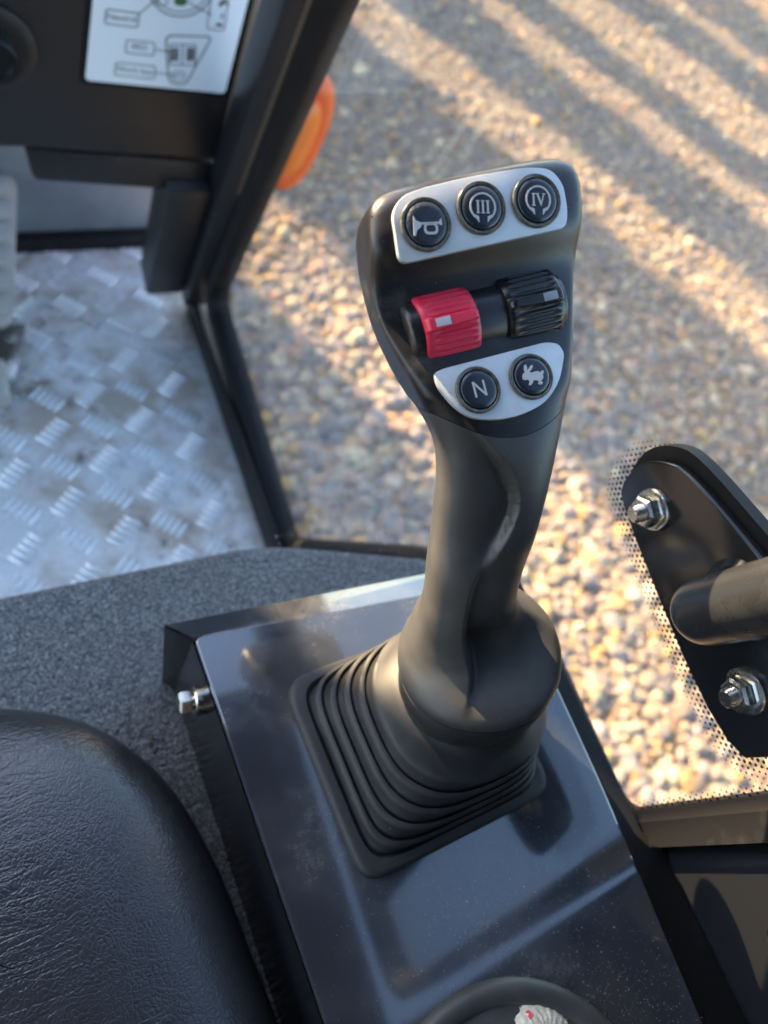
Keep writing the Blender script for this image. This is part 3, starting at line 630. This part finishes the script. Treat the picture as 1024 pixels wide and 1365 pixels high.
# ================================================================== SEAT CUSHION
def cushion():
    zc = 1.615
    px_ = [(-260, 1010), (-150, 960), (-60, 947), (0, 950), (60, 956), (120, 976), (180, 1020), (220, 1068), (255, 1130), (285, 1200), (310, 1270), (330, 1322), (347, 1368), (372, 1440), (400, 1560)]
    e = [atz(x, y, zc) for x, y in px_]
    e += [e[-1] + Vector((-.03, -.30, 0)), Vector((-.42, -.42, zc)), Vector((-.46, .0, zc))]
    o = smooth_poly(e, it=2); n = len(o); c = sum(o, Vector()) / n
    rings = []
    for ins, dz in ((.035, -.12), (.010, -.085), (.002, -.06), (0, -.045), (.0005, -.034), (.0025, -.024), (.006, -.015), (.011, -.008), (.018, -.002), (.027, .0025), (.037, .0055), (.047, .007), (.075, .008), (.10, .009), (.13, .0095), (.17, .010), (.22, .010)):
        r = []
        for i, p in enumerate(o):
            tg = (o[(i + 1) % n] - o[i - 1]).normalized(); q = p - Vector((-tg.y, tg.x, 0)) * (ins - .012)
            if ins > .05:
                q = p.lerp(c, (ins - .045) / .30) - Vector((-tg.y, tg.x, 0)) * .033
            r.append(q + Vector((0, 0, dz)))
        rings.append(r)
    b = MB().loft(rings)
    ob = b.obj('seat_cushion', 'leather', loc=(-.1, 0, Z_CARPET), smooth=80, tagd=('wrinkled black leather seat cushion with rounded corner, lower left', 'seat'))
    for v in ob.data.vertices:   # long soft fold running backwards
        wx = v.co.x - .1; wy = v.co.y
        xc = -.048 - .012 * (wy - .05) / .1
        if v.co.z > .11: v.co.z -= .004 * math.exp(-((wx - xc) / .010) ** 2)
    return ob
cushion()

# ================================================================== CONTROL LEVER
joy = thing('control_lever', 'black multifunction control lever with buttons and a red thumbwheel', 'lever', (.1605, .069, Z_PLATE))
# boot (bellows)
def bellows():
    c0 = Vector((.1615, .0675, Z_PLATE)); ct = at(640, 900, .392)
    prof = [(.0600, .0002, 10), (.0600, .0030, 10), (.0594, .0042, 10), (.0580, .0048, 9)]
    x, z, n = .0555, .0048, 8.0
    for k in range(5):
        rise = (.0068, .0070, .0072, .0072, .0070)[k]; tread = (.0026, .0020, .0019, .0018, .0018)[k]
        prof += [(x - tread * .45, z + .0001, n), (x - tread * .85, z - .0009, n), (x - tread * 1.25, z - .0022, n), (x - tread * 1.4, z - .0006, n)]
        x -= tread; z += rise; n = (5.2, 3.8, 3.1, 2.6, 2.3)[k]
        prof += [(x + .0006, z - .0040, n), (x + .0010, z - .0022, n), (x + .0007, z - .0007, n), (x - .0003, z, n)]
    prof += [(.0430, z + .0014, 2.2), (.0395, z + .0030, 2.1), (.0372, z + .0048, 2.05), (.0360, z + .008, 2.0), (.0350, z + .018, 2)]
    zt = z + .006; rings = []
    for hs, zz, ex in prof:
        k = min(zz / zt, 1.15); cc = c0.lerp(Vector((ct.x, ct.y, c0.z)), k ** 1.1); ring = []; rz = R(4.5) * (1 - .5 * min(k, 1))
        # upper rings lean with the lever
        tilt = R(11) * max(0, (zz - .01)) / .04
        for j in range(120):
            a = 2 * math.pi * j / 120; ca, sa = math.cos(a), math.sin(a)
            px_, py_ = math.copysign(abs(ca) ** (2 / ex), ca) * hs, math.copysign(abs(sa) ** (2 / ex), sa) * hs * (1 - .07 * (1 - k))
            px_, py_ = px_ * math.cos(rz) - py_ * math.sin(rz), px_ * math.sin(rz) + py_ * math.cos(rz)
            sag = .0004 * math.sin(a * 3 + zz * 400) + .0003 * math.sin(a * 7 + zz * 900)
            ring.append(Vector((cc.x + px_, cc.y + py_ * math.cos(tilt), c0.z + max(zz - py_ * math.sin(tilt) * .6 + (sag if zz > .006 else 0), .0002))))
        rings.append(ring)
    MB().loft(rings).obj('boot', 'boot', joy, smooth=38)
bellows()

# grip body: stations from the top of the head to the foot, measured across the grip
ST_ = [  # t, xl, yl, dl, xr, yr, dr, front_left, front_right, back, exponent
    (0.00, 512, 263, .2885, 722, 216, .3085, .0040, .0040, .0050, 3.2),
    (0.15, 497, 271, .2880, 738, 222, .3085, .0095, .0095, .0110, 4.0),
    (0.45, 487, 284, .2880, 752, 232, .3090, .0128, .0128, .0150, 5.0),
    (1.0, 482, 304, .2880, 760, 256, .3095, .0140, .0140, .0175, 5.5),
    (2.0, 484, 342, .2890, 762, 303, .3105, .0140, .0140, .0190, 5.5),
    (3.0, 492, 386, .2905, 762, 352, .3120, .0060, .0060, .0200, 5.0),
    (4.0, 505, 431, .2925, 761, 402, .3135, .0045, .0045, .0200, 5.0),
    (5.0, 525, 476, .2950, 758, 450, .3150, .0078, .0078, .0200, 5.0),
    (6.0, 548, 520, .2985, 752, 500, .3165, .0115, .0115, .0195, 4.6),
    (7.0, 570, 560, .3030, 745, 546, .3190, .0130, .0135, .0190, 3.6),
    (8.0, 583, 596, .3085, 736, 586, .3220, .0130, .0158, .0180, 2.7),
    (9.0, 586, 634, .3140, 727, 624, .3260, .0122, .0168, .0175, 2.7),
    (10.0, 582, 674, .3200, 718, 664, .3300, .0120, .0166, .0170, 2.8),
    (11.0, 577, 714, .3270, 708, 704, .3350, .0130, .0160, .0170, 2.8),
    (12.0, 571, 752, .3350, 697, 742, .3410, .0160, .0135, .0170, 2.75),
    (13.0, 566, 790, .3440, 689, 780, .3480, .0180, .0130, .0180, 2.3),
    (13.6, 561, 815, .3510, 688, 799, .3560, .0200, .0122, .0195, 2.2),
    (14.1, 556, 836, .3580, 693, 806, .3650, .0235, .0120, .0240, 2.15),
    (14.5, 549, 852, .3640, 718, 820, .3720, .0265, .0135, .0300, 2.1),
    (14.75, 542, 862, .3685, 738, 838, .3740, .0302, .0200, .0340, 2.1),
    (14.95, 535, 870, .3712, 746, 856, .3745, .0335, .0312, .0370, 2.1),
    (15.05, 531, 876, .3735, 747, 865, .3750, .0352, .0351, .0375, 2.1),
    (15.3, 531, 884, .3760, 745, 880, .3765, .0355, .0355, .0370, 2.1),
    (15.45, 535, 891, .3780, 740, 889, .3780, .0342, .0342, .0360, 2.1),
]
RIDGE = [(0, 0), (7.2, -.62), (7.8, -.40), (8.6, -.05), (9.6, .22), (10.4, .20), (11.2, .02), (12, -.16), (13, -.22), (14, -.24), (15.45, -.25)]
def frame(t):
    r = interp(ST_, t); L = at(*r[0:3]); Rr = at(*r[3:6]); return r, L, Rr
def axes(t):
    r, L, Rr = frame(t); ra, La, Ra = frame(max(t - .25, 0)); rb, Lb, Rb = frame(min(t + .25, 15.45))
    up = ((La + Ra) / 2 - (Lb + Rb) / 2).normalized(); e1 = (Rr - L); hw = e1.length / 2; e1.normalize(); e2 = up.cross(e1).normalized() * -1
    if e2.dot(CF) > 0: e2 = -e2
    return r, (L + Rr) / 2, hw, e1, e2
def ring(t, n=200):
    r, L, Rr = frame(t); ra, La, Ra = frame(max(t - .25, 0)); rb, Lb, Rb = frame(min(t + .25, 15.45))
    c = (L + Rr) / 2; up = ((La + Ra) / 2 - (Lb + Rb) / 2).normalized(); e1 = (Rr - L); hw = e1.length / 2; e1.normalize()
    upf = Vector((-.03, .20, .98)).normalized(); up = up.lerp(upf, sstep(12.4, 14.6, t)).normalized()
    e2 = up.cross(e1).normalized() * -1
    if e2.dot(CF) > 0: e2 = -e2
    warp = sstep(6.0, 7.4, t) * (1 - sstep(7.6, 8.8, t))
    fl_, fr_, bk, ex = r[6:10]; xr = interp(RIDGE, t)[0]; out = []
    for j in range(n):
        a = 2 * math.pi * j / n; ca, sa = math.cos(a), math.sin(a)
        u = math.copysign(abs(ca) ** (2 / ex), ca); v = abs(sa) ** (2 / ex)
        if warp:
            te = t - warp * .85 * u * u; rr_, c, hw, e1, e2 = axes(te); fl_, fr_, bk = rr_[6:9]
        if sa >= 0:
            lower = sstep(11.2, 12.2, t); wd = .045 + .045 * lower
            k = sstep(xr - wd, xr + wd, u); th = fl_ + (fr_ - fl_) * k
            g_ = sstep(7.5, 8.5, t) * (1 - sstep(10.6, 12.2, t))
            if g_: th -= .0018 * g_ * (1 - k) * math.exp(-((u - xr) / .42) ** 2)
            dsh = sstep(13.2, 14.3, t) * (1 - sstep(14.75, 15.0, t))
            if dsh: th -= .0035 * dsh * k * math.exp(-((u - xr - .35) / .35) ** 2)
            out.append(c + e1 * (u * hw) + e2 * (v * th))
        else: out.append(c + e1 * (u * hw) - e2 * (v * bk))
    return out, c, e1, e2, up
def grip():
    ts = [0, .04, .1, .2, .32, .5, .75] + [1 + .125 * k for k in range(0, 48)] + [7 + .1 * k for k in range(0, 66)] + [13.6 + .08 * k for k in range(0, 24)]
    ts = sorted(set([t for t in ts if t <= 15.45] + [15.45]))
    th = [t for t in ts if t <= 7.45]; tl = [t for t in ts if t >= 7.45]
    th += [7.49]; tl = [7.515] + [t for t in tl if t > 7.55]
    gb = MB().loft([ring(t)[0] for t in tl]).obj('grip', 'grip', joy, smooth=60)
    hb = MB().loft([ring(t)[0] for t in th]).obj('head', 'grip_head', joy, smooth=60)
    return gb, hb
grip_o, head_o = grip()
# collar under the foot
rg, cc, e1c, e2c, upc = ring(15.45)
def scaled(rg, c, k, d): return [c + (p - c) * k + d for p in rg]
MB().loft([scaled(rg, cc, .93, upc * .001), scaled(rg, cc, .955, upc * -.0014), scaled(rg, cc, 1.0, upc * -.0018), scaled(rg, cc, 1.005, upc * -.0030), scaled(rg, cc, .995, upc * -.0105), scaled(rg, cc, .965, upc * -.0125), scaled(rg, cc, .88, upc * -.024)]).obj('collar', 'boot', joy, smooth=40)
# seam on the foot, right rear
# label plates with buttons
def face_plane(t0_, t1_):
    _, ca, e1a, e2a, ua = ring(t0_); _, cb, e1b, e2b, ub = ring(t1_)
    ra, rb = interp(ST_, t0_), interp(ST_, t1_)
    A, B = ca + e2a * ra[6], cb + e2b * rb[6]; up = (A - B).normalized(); ex = (e1a + e1b).normalized(); n = ex.cross(up).normalized()
    ex = up.cross(n).normalized(); return (A + B) / 2, ex, up, n
def plate_on(pl_, pix, h0, h1, name, material, rad):
    p0, ex, up, n = pl_
    pts = [pl(x, y, p0, n) for x, y in pix]; pts = round_poly(pts, rad, 4)
    return MB().prism([p + n * h0 for p in pts], n * (h1 - h0)).obj(name, material, joy, bev=.0003, smooth=30)
TOPP = face_plane(.9, 2.0); LOWP = face_plane(5.3, 6.7)
lab1 = plate_on(TOPP, [(531, 354), (752, 305), (754, 283), (748, 247), (731, 227), (700, 225), (626, 237), (560, 253), (534, 263), (521, 285)], -.001, .0019, 'upper_label_plate', 'silver', [.004, .003, .01, .01, .006, .01, .01, .01, .008, .008])
lab2 = plate_on(LOWP, [(577, 499), (588, 493), (726, 457), (743, 459), (751, 472), (745, 509), (726, 538), (692, 555), (659, 561), (626, 558), (603, 542), (583, 517)], -.001, .0012, 'lower_label_plate', 'silver', [.004] + [.006] * 11)
def arcpoly(r0, r1, a0, a1, n=24):
    A = [R(a0 + (a1 - a0) * k / n) for k in range(n + 1)]
    return [(math.cos(a) * r1, math.sin(a) * r1) for a in A], [(math.cos(a) * r0, math.sin(a) * r0) for a in A]
def band(polys, outer_, inner_):
    for i in range(len(outer_) - 1): polys.append([outer_[i], outer_[i + 1], inner_[i + 1], inner_[i]])
def boxp(x0, y0, x1, y1): return [(x0, y0), (x1, y0), (x1, y1), (x0, y1)]
def sym_arrow(kind):
    P = []; o_, i_ = arcpoly(4.45, 5.05, -52, 232); band(P, o_, i_)
    for s in (-1, 1):
        a = R(-52) if s > 0 else R(232); cx, cy = math.cos(a) * 4.75, math.sin(a) * 4.75
        P.append([(cx + s * 1.1, cy + 1.3), (cx - s * 1.2, cy + .4), (cx - s * 1.3, cy - 1.7)] if s > 0 else [(cx - 1.1, cy + 1.3), (cx + 1.2, cy + .4), (cx + 1.3, cy - 1.7)])
    def serif(x, w_): return [boxp(x - w_ / 2 - .35, 1.95, x + w_ / 2 + .35, 2.25), boxp(x - w_ / 2 - .35, -2.25, x + w_ / 2 + .35, -1.95)]
    if kind == 'III':
        for x in (-1.9, 0, 1.9): P += [boxp(x - .32, -2.1, x + .32, 2.1)] + serif(x, .64)
    else:
        P += [boxp(-2.22, -2.1, -1.58, 2.1)] + serif(-1.9, .64)
        P += [[(-.75, 2.1), (-.05, 2.1), (1.25, -1.2), (.95, -2.3)], [(2.1, 2.1), (2.5, 2.1), (1.15, -2.3), (.8, -1.9)], boxp(-1.1, 1.95, .3, 2.25), boxp(1.7, 1.95, 2.9, 2.25)]
    return P
def sym_n():
    return [boxp(-2.9, -3.6, -2.1, 3.6), boxp(2.1, -3.6, 2.9, 3.6), [(-2.1, 3.6), (-2.1, 2.1), (2.1, -3.6), (2.1, -2.1)]]
def sym_horn():
    P = [[(-5.4, 2.6), (-4.4, .9), (-2.4, .2), (-2.4, -1.3), (-4.2, -2.7), (-4.9, -4.8), (-5.6, -4.7)], [(-2.4, .2), (4.9, .7), (4.9, -.1), (-2.4, -.6)], [(4.9, 1.2), (5.7, 2.0), (6.0, -.6), (4.9, -.5)]]
    q = round_poly([Vector((-1.4, .1, 0)), Vector((4.2, .3, 0)), Vector((4.2, -4.1, 0)), Vector((-1.4, -4.1, 0))], 1.9, 5); c = Vector((1.4, -1.9, 0))
    o_ = [(p.x, p.y) for p in q]; i_ = [(c.x + (p.x - c.x) * .70, c.y + (p.y - c.y) * .60) for p in q]; o_.append(o_[0]); i_.append(i_[0]); band(P, o_, i_); return P
def sym_rabbit():
    return [[(-5.0, -.6), (-4.9, .6), (-4.2, 1.6), (-3.3, 2.0), (-3.4, 3.2), (-2.9, 4.6), (-2.2, 5.2), (-1.7, 4.6), (-1.9, 3.2), (-2.1, 2.3), (-1.0, 3.4), (.2, 4.4), (1.0, 4.3), (.9, 3.5), (-.2, 2.5), (-1.2, 1.8), (-.2, 1.2), (1.2, 1.5), (2.6, 1.4), (3.8, .7), (4.6, 1.4), (5.3, 1.0), (5.1, .1), (4.5, -.2), (4.5, -1.4), (3.9, -2.4), (2.9, -2.9), (3.6, -3.8), (3.0, -4.4), (1.6, -4.2), (1.3, -3.5), (2.0, -3.0), (1.2, -2.3), (-.4, -2.0), (-1.0, -3.0), (-2.2, -3.9), (-3.2, -3.6), (-2.6, -2.9), (-2.2, -2.0), (-3.0, -1.2), (-4.2, -1.3)]]
def button(pl_, x, y, rad, polys, sc, matn, h=.0012, rot=0, label=None):
    p0, ex, up, n = pl_; c = pl(x, y, p0, n) + n * h
    cap = MB().cyl(c, n, [(rad * .80, -.001), (rad * .80, .0008), (rad * .77, .00125), (rad * .60, .0015), (rad * .3, .0016), (rad * .01, .00165)], 44).obj('button', matn, joy, smooth=50)
    if label: cap['label'] = label
    MB().cyl(c, n, [(rad, -.0012), (rad, .0004), (rad * .96, .0010), (rad * .90, .00105), (rad * .84, .0006), (rad * .815, -.0004)], 48).obj('bezel_ring', 'ring', cap, smooth=50)
    b = MB(); ca, sa = math.cos(R(rot)), math.sin(R(rot))
    for P in polys:
        q = [((px_ * ca - py_ * sa) * sc, (px_ * sa + py_ * ca) * sc) for px_, py_ in P]
        b.prism([c + ex * a * .001 + up * d * .001 + n * .0013 for a, d in q], n * .00055)
    b.obj('symbol', 'symbol', cap, smooth=0)
button(TOPP, 565, 302, .0098, sym_horn(), .95, 'button', .0023, label='textured button with a horn symbol')
button(TOPP, 638.3, 280.3, .0098, sym_arrow('III'), 1.02, 'button_smooth', .0023, label='button marked III inside a double arrow')
button(TOPP, 711.3, 270.7, .0100, sym_arrow('IV'), 1.02, 'button_smooth', .0023, label='button marked IV inside a double arrow')
button(LOWP, 635.3, 521.3, .0092, sym_n(), .85, 'button_smooth', .0016, label='button marked N')
button(LOWP, 705.7, 503.7, .0092, sym_rabbit(), .92, 'button_smooth', .0016, label='button with a running rabbit symbol')
# thumbwheels on their drum
p0w, exw, upw, nw = face_plane(3.2, 4.6)
wc = pl(650, 420, p0w, nw) - nw * .0088
WR = .0155
wa = (pl(706, 407, p0w, nw) - pl(602, 432, p0w, nw)).normalized(); nwa = (nw - wa * nw.dot(wa)).normalized(); uwa = nwa.cross(wa) ; 
if uwa.dot(CU) < 0: uwa = -uwa
def on_axis(x, y): p = pl(x, y, p0w, nw) - wc; return p.dot(wa)
def drum():
    a, b_ = on_axis(541, 446), on_axis(753, 394); r = WR - .0022
    MB().cyl(wc, wa, [(r * .55, a + .0005), (r * .90, a + .0008), (r * .98, a + .0016), (r, a + .003), (r, b_ - .004), (r * .9, b_ - .001), (r * .6, b_)], 72).obj('wheel_drum', 'grip_head', joy, smooth=45)
drum()
def thumbwheel(xa, xb, matn, shift, win_mat, win_u, win_a, name, label, ptr_mat):
    a, b_ = on_axis(*xa), on_axis(*xb); n = 300; rings = []; NU = 24
    for i in range(NU + 1):
        u = i / NU; e = min(u, 1 - u) * (b_ - a); edge = min(e / .0012, 1); ring_ = []
        for j in range(n):
            ph = 2 * math.pi * j / n   # 0 = facing out
            dd = (math.degrees(ph) + 180) % 360 - 180 - shift
            r = WR - .0006 * (1 - edge) ** 2
            if 9 < abs(dd) < 62:        # finger grooves, fading out towards the wheel's ends
                r += .00042 * math.sin(dd * .62) * sstep(.10, .28, u) * sstep(.04, .2, 1 - u) - .0004
            hgt = 4.2 + 4.3 * (1 - u) if matn == 'red' else 3.4 + 4.6 * u
            r += .0017 * (1 - sstep(hgt, hgt + 2.2, abs(dd))) * (edge)
            ring_.append(wc + wa * (a + (b_ - a) * u) + (nwa * math.cos(ph) + uwa * math.sin(ph)) * r)
        rings.append(ring_)
    inn = lambda u: [wc + wa * u + (nwa * math.cos(2 * math.pi * j / n) + uwa * math.sin(2 * math.pi * j / n)) * (WR - .004) for j in range(n)]
    o = MB().loft([inn(a)] + rings + [inn(b_)]).obj(name, matn, joy, smooth=55); o['label'] = label
    u = a + (b_ - a) * win_u; s = R(shift); c = wc + wa * u + (nwa * math.cos(s) + uwa * math.sin(s)) * (WR + .0016); nr = nwa * math.cos(s) + uwa * math.sin(s); tr = uwa * math.cos(s) - nwa * math.sin(s)
    hw, hh = .0030, .0016
    MB().prism([c - wa * hw - tr * hh, c + wa * hw - tr * hh, c + wa * hw + tr * hh, c - wa * hw + tr * hh], nr * .00035).obj('indicator_window', win_mat, o, bev=.0001)
thumbwheel((560, 440), (631, 424), 'red', 2, 'lens_white', .30, 0, 'thumbwheel', 'red ribbed thumbwheel', 'red_bright')
thumbwheel((670, 414), (741, 398), 'wheel_black', 2, 'lens_grey', .72, 0, 'thumbwheel', 'black ribbed thumbwheel', 'wheel_black')

# ================================================================== LOOSE DUST AND GRIT
def grains(name, material, pts, s0, s1, label, cat):
    b = MB()
    for p, nrm in pts:
        s = random.uniform(s0, s1) * (1 if random.random() < .93 else 1.7); q = [Vector((random.gauss(0, 1), random.gauss(0, 1), random.gauss(0, 1))).normalized() for _ in range(3)]
        a, c, d = q; k = random.uniform(.4, 1)
        b.add([p + a * s, p - a * s * k, p + c * s * k, p + d * s * .7, p + nrm * s], [(0, 2, 4), (2, 1, 4), (1, 3, 4), (3, 0, 4), (0, 3, 1, 2)])
    o = b.obj(name, material, smooth=0, kind='stuff'); o['label'] = label; o['category'] = cat
Zu = Vector((0, 0, 1)); pts = []
clumps = [(random.uniform(.11, .25), random.uniform(-.13, .0)) for _ in range(26)]
while len(pts) < 2300:
    x, y = random.uniform(.062, .256), random.uniform(-.16, .155)
    if random.random() < .5:
        c_ = random.choice(clumps); x, y = random.gauss(c_[0], .012), random.gauss(c_[1], .012)
        if not .075 < x < .248: continue
    if random.random() > (.18 if y > .01 else .18 + .82 * sstep(.10, .2, x + .25 * random.random() - .1)): continue
    if (Vector((x, y, 0)) - Vector((cupc.x, cupc.y, 0))).length < CUP_R + .006 or abs(x - .1615) < .061 and abs(y - .0675) < .057: continue
    pts.append((Vector((x, y, Z_PLATE + .0001)), Zu))
grains('console_dust', 'grains', pts, .00012, .0004, 'pale dust grains strewn over the black console', 'dust')
dg = bpy.context.evaluated_depsgraph_get()
def on_mesh(ob, n, keep, zup=.15):
    out = []; me = ob.data; W = ORG[ob.name]; me.calc_loop_triangles(); tr = [t for t in me.loop_triangles if t.normal.z > zup]; ar = np.array([t.area for t in tr]); ix = rng.choice(len(tr), n * 3, p=ar / ar.sum())
    for i in ix:
        t = tr[i]; a, b, c = [me.vertices[v].co for v in t.vertices]; u, v = random.random(), random.random()
        if u + v > 1: u, v = 1 - u, 1 - v
        p = a + (b - a) * u + (c - a) * v + W
        if keep(p): out.append((p, t.normal.copy()))
        if len(out) >= n: break
    return out
boot = bpy.data.objects['boot']
grains('boot_dust', 'grains', on_mesh(boot, 420, lambda p: True) + on_mesh(head_o, 420, lambda p: random.random() < .6) + on_mesh(grip_o, 90, lambda p: True), .00012, .00030, 'fine pale dust grains on the lever and its rubber boot', 'dust')
pts = []
for _ in range(1500):
    x, y = random.uniform(-.30, .28), random.uniform(-.15, .262)
    if x > .04 and y < .17: x = random.uniform(-.1, .045)
    pts.append((Vector((x, y, Z_CARPET + .0006)), Zu))
grains('carpet_grit', 'grit', pts[:1250], .0004, .0013, 'pale grit scattered on the carpeted platform', 'grit')
grains('carpet_crumbs', 'crumbs', pts[1250:], .0008, .0024, 'brown crumbs scattered on the carpeted platform', 'grit')

# ================================================================== OUT OF FRAME: WHAT SHADES THE PLACE
SE, SN = Vector((math.cos(R(SUN_AZ)), -math.sin(R(SUN_AZ)), 0)), Vector((math.sin(R(SUN_AZ)), math.cos(R(SUN_AZ)), 0))
def sun_xy(q, s): return SE * q + SN * s
blocker = thing('sun_blocker', 'dark added boom standing ahead of the cab', 'blocker', tuple(sun_xy(-.3, 1.75)))  # added out of view: slabs leave only a sun slit on the lever
def slab(q0, q1, s0, s1, z0, z1): return [[sun_xy(q, s_) + Vector((0, 0, z)) for q, s_ in ((q0, s0), (q1, s0), (q1, s1), (q0, s1))] for z in (z0, z1)]
MB().loft(slab(-.75, .163, 1.72, 1.95, .6, 2.75)).obj('blocker_slab', 'paint_plain', blocker, bev=.01)
MB().loft(slab(.245, 1.10, 1.72, 1.95, 2.22, 2.75)).obj('blocker_slab', 'paint_plain', blocker, bev=.01)
MB().loft(slab(-.75, 1.10, 1.74, 1.93, 2.751, 2.95)).obj('blocker_beam', 'paint_plain', blocker, bev=.01)
MB().box((-1.0, -.85, 2.55), (.32, .40, 2.66)).obj('cab_roof', 'dash', loc=(-.3, -.2, 2.55), bev=.02, tagd=('dark cab roof above the lever and seat', 'roof'))
MB().box((-1.0, -.88, 1.5), (.31, -.84, 2.545)).obj('rear_wall', 'dash', loc=(-.3, -.86, 1.5), bev=.004, tagd=('dark rear wall of the cab behind the seat', 'panel'))
def tree(q, s_, h, rw, label, leaf=1, trunk=.1, lo=.0, n=900, ls=.07, pw=2.5):
    base = sun_xy(q, s_); t_ = thing('tree', label, 'tree', tuple(base), 'trees casting shade from beyond the machine')
    pth = [base + Vector((random.uniform(-.04, .04) * k, random.uniform(-.04, .04) * k, h * k / 6)) for k in range(7)]
    tb = MB().tube(pth, [trunk * (1 - .12 * k) for k in range(7)], 10)
    for k in range(10):
        z = random.uniform(.3, .9) * h; a = random.uniform(0, 6.28); p = base + Vector((0, 0, z)); e = p + Vector((math.cos(a) * rw * .8, math.sin(a) * rw * .8, h * .16))
        tb.tube([p, p.lerp(e, .5) + Vector((0, 0, -.03)), e], [trunk * .4, trunk * .25, trunk * .08], 6)
    tb.obj('trunk', 'bark', t_)
    lb = MB()
    for k in range(n):
        z = random.uniform(lo, 1) ; rr_ = rw * math.sqrt(max(.08, 1 - abs(2 * (z - lo) / (1 - lo) - 1) ** pw)) * math.sqrt(random.random()); a = random.uniform(0, 6.28)
        p = base + Vector((math.cos(a) * rr_, math.sin(a) * rr_, z * h)); d = Vector((random.gauss(0, 1), random.gauss(0, 1), random.gauss(0, 1))).normalized(); o_ = d.orthogonal().normalized() * ls; w_ = d.cross(o_) * .6
        lb.add([p + o_, p + w_, p - o_, p - w_], [(0, 1, 2, 3)])
    lb.obj('crown', 'leaf', t_, smooth=0)
tree(.55, 4.6, 1.95, .62, 'low leafy bush added nearest the machine to shade the ground', pw=8, n=4200, ls=.09)  # unseen bush added; its boxy crown keeps sun off the near ground
tree(1.12, 4.9, 2.05, .47, 'low leafy bush added right of the nearest one to shade the ground', pw=8, n=4600, ls=.08)  # second added bush, crown shaped to set where the ground shade ends
for k, (q, s_, h, rw, nn) in enumerate(((2.42, 8.5, 5.2, .40, 4200), (2.95, 9.2, 5.6, .40, 4200), (4.02, 10, 6.2, .27, 2600), (4.72, 11, 6.8, .18, 1500), (5.65, 11.5, 7, .24, 2200), (6.4, 12, 7.5, .34, 2600))):
    tree(q, s_, h, rw, ['tallest-shaded broad tree nearest the machine side', 'broad tree second from the machine', 'slim tree third from the machine', 'thin tree fourth from the machine', 'slim tree fifth from the machine', 'slim tree farthest from the machine'][k], trunk=.09, n=nn, ls=.08)

# straw lying on the gravel
for i, (a, b_) in enumerate((((640, 130), (576, 232)), ((668, 140), (614, 215)), ((925, 292), (830, 385)), ((520, 590), (440, 640)), ((1010, 350), (985, 362)))):
    A, B = atz(*a, .05), atz(*b_, .045); mid = (A + B) / 2 + Vector((random.uniform(-.03, .03), random.uniform(-.03, .03), .012))
    lb = ['long pale straw on the gravel above the lever head, left of two', 'shorter pale straw on the gravel above the lever head, right of two', 'long pale straw on the gravel right of the lever head', 'pale bent straw on shaded gravel left of the lever neck', 'short pale straw on the gravel at the right edge'][i]
    MB().tube([A, A.lerp(mid, .6), mid, mid.lerp(B, .5), B], .0028, 6).obj('straw', 'straw', loc=tuple(A), tagd=(lb, 'straw'))['group'] = 'straws on the gravel'
